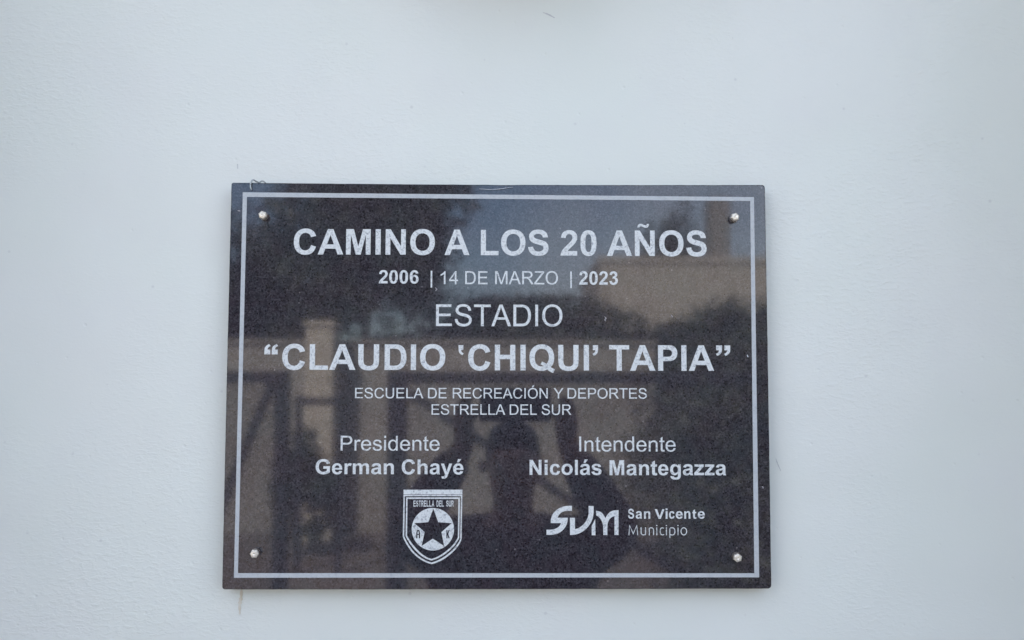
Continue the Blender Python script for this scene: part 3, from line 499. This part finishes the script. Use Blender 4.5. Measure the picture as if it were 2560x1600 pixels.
def stroke(P, wd=1.0, n=0):
    P = [Vector((x, y, 0)) for x, y in P]
    if n: P = smoothpath(P, n)
    L, R = [], []
    for i, p in enumerate(P):
        a = (p - P[i-1]).normalized() if i else (P[1] - p).normalized(); b = (P[i+1] - p).normalized() if i < len(P)-1 else a
        t = (a + b).normalized(); s = Vector((-t.y, t.x, 0)) * (wd / 2 / max(.45, t.dot(a)))
        L.append((p + s)); R.append((p - s))
    return [[(q.x, q.y) for q in L + R[::-1]]]
B_, XH, CP, DS = -166.25, -157.74, -155.76, -169.14
mu = []
mu.append(stroke([(143.4, B_), (144.3, CP), (148.2, -164.6), (152.2, CP), (153.1, B_)], .95))
mu.append(stroke([(156.9, XH), (156.9, -163.2), (157.4, -164.9), (158.9, -165.85), (161.3, -165.5)], .95, 4) )
mu.append(stroke([(161.75, XH), (161.75, B_+.15)], .9))
mu.append(stroke([(165.9, B_), (165.9, -158.5)], .95)); mu.append(stroke([(166.4, -158.4), (168.0, -158.1), (169.8, -158.7), (170.6, -160.6), (170.6, B_)], .95, 4))
for x in (174.15, 184.75, 197.5):
    mu.append(stroke([(x, B_), (x, XH)], .95)); mu.append(stroke([(x, CP - .5), (x, CP + .6)], 1.15))
mu.append(stroke([(181.9, -158.6), (179.9, -158.15), (178.4, -159.2), (177.8, -162.0), (178.5, -164.7), (180.1, -165.9), (182.1, -165.5)], .95, 4))
mu.append(stroke([(188.5, DS), (188.5, -158.5)], .95)); mu.append(stroke([(189.0, -158.4), (191.0, -158.1), (193.2, -158.9), (194.1, -162.0), (193.2, -165.1), (191.2, -165.95), (189.0, -165.6)], .95, 4))
cs = [c for s_ in mu for c in s_]
el = lambda rx, rz: [(203.9 + rx*math.cos(2*PI*k/24), -162.0 + rz*math.sin(2*PI*k/24)) for k in range(24)]
cs += [el(3.6, 4.4), el(2.65, 3.45)]
fill('emblem_lettering', cs, M_LET, emb, label='thin silver word Municipio')

# bolts: shank, washer and faceted domed head, each turned differently
def bolt(x, z, turn, tilt):
    bm = bmesh.new()
    prof = [(0, .0045), (.0036, .0045), (.0040, .0050), (.00405, .0068), (.0038, .0082), (.0029, .0091), (.0013, .0094), (.0006, .0090), (0, .0088)]
    n = 24; rings = []
    for rr, y in prof:
        if rr == 0: rings.append([bm.verts.new((0, -y, 0))]); continue
        L = []
        for k in range(n):
            a = 2 * PI * k / n; hexr = 1 / math.cos(((a + PI/6) % (PI/3)) - PI/6) if .0045 < y < .0085 else 1.04
            L.append(bm.verts.new((1.04 * rr * hexr * math.cos(a + turn), -y, 1.04 * rr * hexr * math.sin(a + turn))))
        rings.append(L)
    for a, b in zip(rings, rings[1:]):
        for k in range(n):
            if len(a) == 1: bm.faces.new((a[0], b[(k+1) % n], b[k]))
            elif len(b) == 1: bm.faces.new((a[k], a[(k+1) % n], b[0]))
            else: bm.faces.new((a[k], a[(k+1) % n], b[(k+1) % n], b[k]))
    bmesh.ops.recalc_face_normals(bm, faces=bm.faces[:])
    o = mobj('bolt', bm, M_BOLT, pq); o.location = (x / 1000, 0, z / 1000); o.rotation_euler = (tilt[0], 0, tilt[1])
    bm = bmesh.new()
    tube(bm, [(0, .001, 0), (0, -.0046, 0)], .0024, 14); mobj('shank', bm, M_WASH, o)
    bm = bmesh.new(); tube(bm, [(0, -.0002, 0), (0, -.0009, 0)], .0047, 24); mobj('washer', bm, M_WASH, o)
    return o
for (x, z), t, ti in zip([(-262.1, 186.1), (263.6, 185.4), (-263.9, -184.7), (260.9, -188.9)], (.2, .75, .5, .9), ((.06, .05), (-.05, -.07), (.0, .07), (.06, -.05))): bolt(x, z, t, ti)
def pchip(name, pts, m, wd, label):
    return flake(name, pts, m, pq, y=-.0003, wd=wd, label=label)
pchip('edge_chip', [(290.6, -113), (292.0, -114), (291.8, -115.4)], M_CHIP, .0007, 'small pale chip near the right edge')
pchip('surface_nick', [(276.6, 32.4), (277.6, 29.6)], M_STR, .0005, 'tiny white nick beside the border line')
pchip('surface_nick', [(117.6, 74.6), (119.4, 73), (118.2, 70.8), (119.8, 69.4)], M_CHIP, .0007, 'pale chipped fleck to the right of the word ESTADIO')
pchip('surface_nick', [(192.4, 76.6), (193.6, 75), (193.0, 74)], M_CHIP, .0005, None)
pchip('surface_nick', [(-71.0, 106.6), (-69.0, 104.8), (-70.6, 103)], M_CHIP, .0006, None)
pchip('surface_nick', [(-292, 192.4), (-288.8, 192.0)], M_CHIP, .0006, None)

# wires over the top edge
bm = bmesh.new()
W = [(-276.32, 215.36), (-277.49, 218.29), (-277.77, 221.44), (-276.94, 224.15), (-275.67, 226.63), (-274.12, 227.09), (-272.55, 225.75), (-270.99, 225.53), (-269.92, 227.34), (-269.04, 227.79), (-267.47, 226.45), (-267.0, 225.1)]
ys = [-.0016, -.0018, -.0019, -.0019, -.0016, .0005, .004, .008, .011, .014, .017, .0185]
tube(bm, smoothpath([(x / 1000, y, PZ + z / 1000 + max(0, y) * .17) for (x, z), y in zip(W, ys)], 6), lambda t: .00095 * (1 - .25 * t) * min(1, .5 + t * 8), 10)
tag(mobj('wire_hook', bm, M_WIRE, None, True), 'short curled grey wire hooked over the plaque top near its left corner', 'wire')
bm = bmesh.new()
W = [(-22.36, 218.13), (-16.05, 217.79), (-8.63, 217.44), (2.51, 218.25), (8.07, 219.22), (14.39, 220.0), (16.98, 221.14)]
ys = [-.0006, -.0007, -.0008, -.0008, -.0010, -.0012, .002]
tube(bm, smoothpath([(x / 1000, y, PZ + z / 1000) for (x, z), y in zip(W, ys)], 6), lambda t: .00035 * (.4 + .6 * math.sin(PI * min(1, t * 1.1 + .05))), 6)
tag(mobj('wire_strand', bm, M_STR, None, True), 'hair-thin pale strand lying on the middle of the plaque top edge', 'wire')
bm = bmesh.new()
tube(bm, smoothpath([(.2815, .012, PZ + .2240), (.2835, .012, PZ + .2262), (.2857, .014, PZ + .2268), (.2866, .018, PZ + .2250)], 5), .0007, 8)
tag(mobj('wire_stub', bm, M_STR, None, True), 'small whitish wire end poking up behind the right top corner', 'wire')

# ------------------------------------------------------------------ what the polished stone mirrors: the other side of the lane
# added box standing in for an unseen object that shades the wall below
shbox = empty('shade_box', (.02, WALL_Y, PZ + .565), 'grey floodlight-shaped box added above the plaque to shade the wall', 'light blocker')
bm = bmesh.new(); box(bm, -.11, .11, -.17, -.05, -.03, .16, .01); mobj('housing', bm, M_SHBOX, shbox)
bm = bmesh.new(); box(bm, -.03, .03, -.052, .002, .02, .10); mobj('bracket', bm, M_STEEL, shbox)
bm = bmesh.new(); box(bm, -.09, .09, -.174, -.168, -.01, .14); mobj('lens', bm, M_GLASS, shbox)

def gate(x0, x1, y, ztop, posts, brace, label, mesh=True):
    o = empty('metal_gate', (x0, y, 0), label, 'gate', 'dark braced gate leaves across the lane')
    L = lambda x: x - x0
    bm = bmesh.new(); box(bm, 0, L(x1), -.02, .02, ztop - .08, ztop, .004); mobj('rail', bm, M_STEEL, o)
    bm = bmesh.new(); box(bm, 0, L(x1), -.02, .02, .10, .17, .004); mobj('rail', bm, M_STEEL, o)
    for a, b in posts:
        bm = bmesh.new(); box(bm, L(a), L(b), -.032, .032, .02, ztop + .006, .004); mobj('post', bm, M_STEEL, o)
    bm = bmesh.new(); bar(bm, (L(brace[0]), .0, brace[1]), (L(brace[2]), .0, brace[3]), .055, .03); mobj('brace', bm, M_STEEL, o)
    if mesh:
        bm = bmesh.new(); h = ztop - .25; w_ = x1 - x0; st = .075; k = -h
        while k < w_:
            for s in (1, -1):
                a0, b0 = k, k + h
                ta, tb = max(a0, 0), min(b0, w_)
                if tb - ta > .02:
                    za, zb = .17 + (ta - a0), .17 + (tb - a0)
                    if s < 0: za, zb = ztop - .08 - (ta - a0), ztop - .08 - (tb - a0)
                    bar(bm, (ta, .004 * s - .02, za), (tb, .004 * s - .02, zb), .007)
            k += st
        m = mobj('wire_mesh', bm, M_CHAIN, o); m['kind'] = 'stuff'
    return o
gate(-2.22, -1.40, -4.0, PZ + .165, [(-1.475, -1.385), (-2.28, -2.20)], (-1.50, PZ + .08, -2.14, .22), 'narrow dark gate leaf with a steep brace mirrored at left of plaque')
gate(-.70, 2.15, -4.0, PZ + .165, [(-.75, -.625), (2.1, 2.2)], (-.60, PZ + .02, 1.75, .2), 'wide dark gate leaf with a shallow brace behind the photographer')
o = empty('gate_frame', (-2.2, -6.6, 0), 'thin grey steel frame standing between the gate and far wall', 'frame')
for a, b in ((-2.07 + 2.2, -2.01 + 2.2), (-1.66 + 2.2, -1.60 + 2.2)):
    bm = bmesh.new(); box(bm, a, b, -.03, .03, 0, PZ + .02); mobj('post', bm, M_STEEL, o)
bm = bmesh.new(); box(bm, .19, .54, -.03, .03, PZ - .08, PZ + .0); mobj('crossbar', bm, M_STEEL, o)

fw = empty('lane_wall', (0, -9, 0), 'long sunlit beige rendered wall across the lane', 'wall')
bm = bmesh.new(); box(bm, -14, 2.0, -.1, .1, 0, PZ + .70, .01); mobj('wall_face', bm, M_CONC, fw)
bm = bmesh.new(); box(bm, -14.03, 2.03, -.14, .14, PZ + .703, PZ + .76, .01); mobj('coping', bm, M_CONC, fw)
pil = empty('gate_pillar', (-2.28, -8.5, 0), 'square cream rendered pillar in front of the lane wall', 'pillar')
bm = bmesh.new(); box(bm, -.17, .17, -.17, .17, 0, PZ + .88, .01); mobj('shaft', bm, M_PIL, pil)
bm = bmesh.new(); box(bm, -.20, .20, -.20, .20, PZ + .883, PZ + .95, .01); mobj('cap', bm, M_PIL, pil)

hs = empty('flat_house', (2.7, -20, 0), 'cream flat-roofed house standing beyond the lane', 'house')
bm = bmesh.new(); box(bm, 0, 8.5, -5, 0, 0, PZ + 3.85, .02); mobj('wall', bm, M_HOUSE, hs)
bm = bmesh.new(); box(bm, -.04, 8.54, -5.04, .05, PZ + 3.853, PZ + 4.05, .01); mobj('roof', bm, M_HOUSE, hs)
for x in (1.2, 4.4, 6.9):
    bm = bmesh.new(); box(bm, x, x + 1.1, .004, .05, 1.0, 2.3); f_ = mobj('window', bm, M_GLASS, hs)
    bm = bmesh.new(); box(bm, x - .08, x + 1.18, .004, .09, .90, .997); mobj('sill', bm, M_PIL, f_)
bm = bmesh.new(); box(bm, 3.4, 4.0, -1.5, -.8, PZ + 4.053, PZ + 6.0, .02); mobj('chimney', bm, M_CHIM, hs)
pole = empty('wooden_pole', (-5.6, -18.5, 0), 'tall thin weathered pole rising among the left trees', 'pole')
bm = bmesh.new(); tube(bm, [(0, 0, 0), (0, 0, 9.5)], .09, 12); mobj('shaft', bm, M_WOOD, pole)
bm = bmesh.new(); box(bm, -.7, .7, -.06, .06, 8.9, 9.02); mobj('crossarm', bm, M_WOOD, pole)

def crown_mesh(seed, rx, ry, rz, n, leaf, k=26):
    r = random.Random(seed); bm = bmesh.new()
    cl = []
    for i in range(k):
        d = Vector((r.gauss(0, 1), r.gauss(0, 1), r.gauss(0, 1))).normalized() * (r.random() ** .4) * .78
        cl.append((d, r.uniform(.16, .36)))
    for i in range(n):
        c, q = r.choice(cl); d = Vector((r.gauss(0, 1), r.gauss(0, 1), r.gauss(0, 1))).normalized() * q * r.random() ** .35
        p = c + d; p = Vector((p.x * rx, p.y * ry, p.z * rz))
        u = Vector((r.gauss(0, 1), r.gauss(0, 1), r.gauss(0, .6))).normalized(); v = u.cross(Vector((r.gauss(0, 1), r.gauss(0, 1), r.gauss(0, 1)))).normalized()
        s = leaf * r.uniform(.6, 1.3)
        bm.faces.new([bm.verts.new(p + a) for a in (u * s, v * s * .45, -u * s, -v * s * .45)])
    return bm
def tree(name, x, y, zc, rx, ry, rz, n, leaf, seed, label, cat='tree', trunk=.16, k=26):
    o = empty(name, (x, y, 0), label, cat, 'trees and bushes across the lane'); r = random.Random(seed)
    c = mobj('crown', crown_mesh(seed, rx, ry, rz, n, leaf, k), M_LEAF, o); c.location.z = zc; c['kind'] = 'stuff'
    bm = bmesh.new()
    tube(bm, smoothpath([(0, 0, 0), (r.uniform(-.1, .1), .05, zc * .5), (0, 0, zc + rz * .3)], 4), lambda t: trunk * (1 - .7 * t), 8)
    for k in range(6):
        a = r.uniform(0, 6.3); z0 = zc - rz * r.uniform(.2, .7)
        tube(bm, [(0, 0, max(.15, z0)), (rx * .3 * math.cos(a), ry * .3 * math.sin(a), z0 + rz * .25), (rx * .65 * math.cos(a), ry * .65 * math.sin(a), z0 + rz * .6)], lambda t: trunk * .45 * (1 - .7 * t), 6)
    mobj('trunk', bm, M_BARK, o); return o
tree('broadleaf_tree', -2.9, -15, PZ + 3.7, 2.5, 2.0, 3.0, 15000, .12, 1, 'large dark tree mirrored behind the first half of the heading', k=60)
tree('broadleaf_tree', -7.4, -15.5, PZ + 3.2, 2.2, 2.0, 2.9, 11000, .12, 2, 'dark tree at the far left behind the thin pole', k=50)
tree('broadleaf_tree', -5.5, -17, PZ + 2.4, 2.4, 1.4, 2.4, 9000, .12, 3, 'rounded tree filling the gap between two taller left trees', k=40)
tree('broadleaf_tree', .4, -16.5, PZ + 1.15, 4.0, 1.2, 1.6, 16000, .11, 4, 'low spreading tree in the middle below open sky', k=60)
tree('broadleaf_tree', 5.6, -16.5, PZ + .95, 3.4, 1.2, 1.6, 14000, .11, 9, 'low spreading tree hiding the foot of the cream house', k=60)
tree('broadleaf_tree', 6.0, -26, PZ + 4.6, 1.2, 1.2, 3.6, 4000, .12, 5, 'narrow tall tree rising behind the cream house')
tree('garden_bush', 3.1, -7.3, PZ - .65, 1.95, 1.0, 1.75, 18000, .075, 6, 'broad dark bush at the right end of the lane wall', 'bush', .08, 70)
tree('garden_bush', 1.62, -3.25, 1.02, .95, .45, 1.25, 14000, .04, 10, 'tall shaded bush in front of the wide gate leaf', 'bush', .04, 60)
tree('garden_bush', -2.25, -7.4, .72, .50, .4, .70, 2600, .06, 8, 'waist-high dark bush between the steel frame posts', 'bush', .04)

# ------------------------------------------------------------------ the photographer, seen only as a reflection
def skin(name, V, E, m, parent, sub=2, root=0):
    me = bpy.data.meshes.new(name); me.from_pydata([v[0] for v in V], E, [])
    o = bpy.data.objects.new('tmp', me); C.objects.link(o)
    sk = o.modifiers.new('s', 'SKIN'); sk.use_smooth_shade = True
    d = me.skin_vertices[0].data
    for i, v in enumerate(V):
        r = v[1]; d[i].radius = r if isinstance(r, tuple) else (r, r); d[i].use_root = (i == root)
    ss = o.modifiers.new('u', 'SUBSURF'); ss.levels = sub
    dg = bpy.context.evaluated_depsgraph_get(); dg.update()
    res = bpy.data.meshes.new_from_object(o.evaluated_get(dg)); res.name = name
    bpy.data.objects.remove(o)
    res.materials.clear(); res.materials.append(m)
    res.polygons.foreach_set('use_smooth', [True] * len(res.polygons))
    return link(bpy.data.objects.new(name, res), parent)
px, py = .03, -1.21
per = empty('person', (px, py, 0), 'person in dark long-sleeved jacket and jeans holding a phone up in both hands', 'person')
V = []; E = []
def J(p, r, prev=None):
    V.append(((p[0] - px, p[1] - py, p[2]), r)); i = len(V) - 1
    if prev is not None: E.append((prev, i))
    return i
pel = J((.03, -1.21, .93), (.15, .11)); wst = J((.03, -1.21, 1.07), (.13, .095), pel); chs = J((.03, -1.205, 1.25), (.15, .11), wst)
ncb = J((.03, -1.21, 1.385), (.075, .07), chs); nck = J((.03, -1.20, 1.44), (.052, .055), ncb)
hd1 = J((.03, -1.185, 1.50), (.066, .078), nck); hd2 = J((.03, -1.195, 1.555), (.076, .092), hd1); hd3 = J((.03, -1.20, 1.605), (.068, .080), hd2)
hands = []
for s, elb, wr, hand in ((-1, (-.235, -1.05, 1.40), (-.085, -.885, 1.625), (-.085, -.858, 1.69)), (1, (.295, -1.05, 1.40), (.150, -.885, 1.625), (.148, -.858, 1.69))):
    sh = J((.03 + s * .165, -1.20, 1.345), .062, chs)
    mid = J(((.03 + s * .165 + elb[0]) / 2, -1.13, 1.375), .048, sh)
    e = J(elb, .042, mid); fo = J(tuple(e_ * .6 + w_ * .4 for e_, w_ in zip(elb, wr)), .040, e)
    w_ = J(wr, (.027, .022), fo); pa = J(hand, (.030, .017), w_)
    hands.append((s, hand, pa))
    # four fingers behind the top of the phone and a thumb under its end, s points outward
    for k, (L_, dz) in enumerate(((.040, .024), (.045, .008), (.042, -.008), (.034, -.022))):
        a = J((hand[0] + s * .006, -.842, hand[2] + dz + .012), .0085, pa)
        b = J((hand[0] - s * .004, -.826, hand[2] + dz + .018), .0080, a)
        J((hand[0] - s * (L_ * .55), -.822, hand[2] + dz + .020), .0070, b)
    a = J((hand[0] - s * .012, -.866, hand[2] - .004), .0105, pa); b = J((hand[0] - s * .030, -.856, hand[2] + .012), .0090, a)
    J((hand[0] - s * .050, -.850, hand[2] + .020), .0080, b)
for s in (-1, 1):
    h = J((.03 + s * .095, -1.21, .84), .088, pel); k = J((.03 + s * .105, -1.20, .49), .058, h); c_ = J((.03 + s * .11, -1.225, .33), .055, k)
    a = J((.03 + s * .115, -1.235, .09), .038, c_); J((.03 + s * .125, -1.12, .035), (.040, .025), a)
body = skin('body', V, E, M_SKIN, per)
V = []; E = []
a = J((.03, -1.21, .88), (.205, .145)); b = J((.03, -1.21, 1.07), (.195, .138), a); c_ = J((.03, -1.205, 1.25), (.215, .145), b); d_ = J((.03, -1.21, 1.385), (.105, .095), c_)
for s, elb, wr in ((-1, (-.235, -1.05, 1.40), (-.085, -.885, 1.625)), (1, (.295, -1.05, 1.40), (.150, -.885, 1.625))):
    sh = J((.03 + s * .185, -1.20, 1.335), .095, c_); m_ = J(((.03 + s * .185 + elb[0]) / 2, -1.12, 1.365), .078, sh); e_ = J(elb, .066, m_)
    f_ = J(tuple(p * .5 + q * .5 for p, q in zip(elb, wr)), .056, e_); J(tuple(p * .1 + q * .9 for p, q in zip(elb, wr)), .042, f_)
skin('jacket', V, E, M_SHIRT, per)
V = []; E = []
a = J((.03, -1.21, .93), (.160, .122))
for s in (-1, 1):
    h = J((.03 + s * .095, -1.21, .82), .104, a); k = J((.03 + s * .105, -1.20, .49), .075, h); c_ = J((.03 + s * .11, -1.225, .30), .070, k); J((.03 + s * .115, -1.235, .09), .062, c_)
skin('trousers', V, E, M_PANTS, per)
V = []; E = []
a = J((.03, -1.235, 1.50), (.060, .04)); b = J((.03, -1.25, 1.56), (.086, .062), a); c_ = J((.03, -1.225, 1.625), (.080, .075), b); J((.03, -1.165, 1.655), (.060, .034), c_)
skin('hair', V, E, M_HAIR, per)
for s in (-1, 1):
    V = []; E = []; a = J((.03 + s * .115, -1.26, .04), (.048, .036)); b = J((.03 + s * .12, -1.17, .035), (.050, .034), a); J((.03 + s * .125, -1.09, .030), (.046, .026), b)
    skin('shoe', V, E, M_SHOE, per)
    bm = bmesh.new(); bmesh.ops.create_uvsphere(bm, u_segments=16, v_segments=10, radius=.012)
    o = mobj('eye', bm, mat('eye_white', (.6, .58, .55), .2) if s < 0 else bpy.data.materials['eye_white'], per, True); o.location = (s * .031, .083, 1.555); o.scale = (1.2, .5, .6)
    bm = bmesh.new(); bmesh.ops.create_uvsphere(bm, u_segments=12, v_segments=8, radius=.006)
    o2 = mobj('iris', bm, M_HAIR, o, True); o2.location = (0, .008, 0)
    V = []; E = []; a = J((.03 + s * .076, -1.205, 1.565), (.010, .018)); b = J((.03 + s * .084, -1.21, 1.55), (.008, .020), a); J((.03 + s * .078, -1.205, 1.53), (.007, .012), b)
    skin('ear', V, E, M_SKIN, per, 1)
V = []; E = []; a = J((.03, -1.118, 1.56), (.009, .009)); b = J((.03, -1.104, 1.535), (.013, .012), a); J((.03, -1.098, 1.518), (.017, .011), b)
skin('nose', V, E, M_SKIN, per)
V = []; E = []; a = J((.006, -1.116, 1.487), .004); b = J((.03, -1.108, 1.486), .0065, a); J((.054, -1.116, 1.487), .004, b)
skin('mouth', V, E, mat('lips', (.25, .10, .09), .5), per)

ph = empty('phone', (.031, -.838, 1.720), 'black phone held sideways in both raised hands', 'phone')
bm = bmesh.new(); box(bm, -.080, .080, -.004, .004, -.038, .038, .0035); mobj('case', bm, M_PHEDGE, ph)
bm = bmesh.new(); box(bm, -.077, .077, .0042, .0050, -.035, .035); mobj('back_panel', bm, M_PHONE, ph)
bm = bmesh.new(); box(bm, -.077, .077, -.0050, -.0042, -.035, .035); mobj('screen', bm, M_PHONE, ph)
for z in (-.012, .014, .030):
    bm = bmesh.new(); tube(bm, [(-.0265 - .025, .0042, z), (-.0265 - .025, .0062, z)], .006, 16); mobj('camera_lens', bm, M_GLASS, ph)
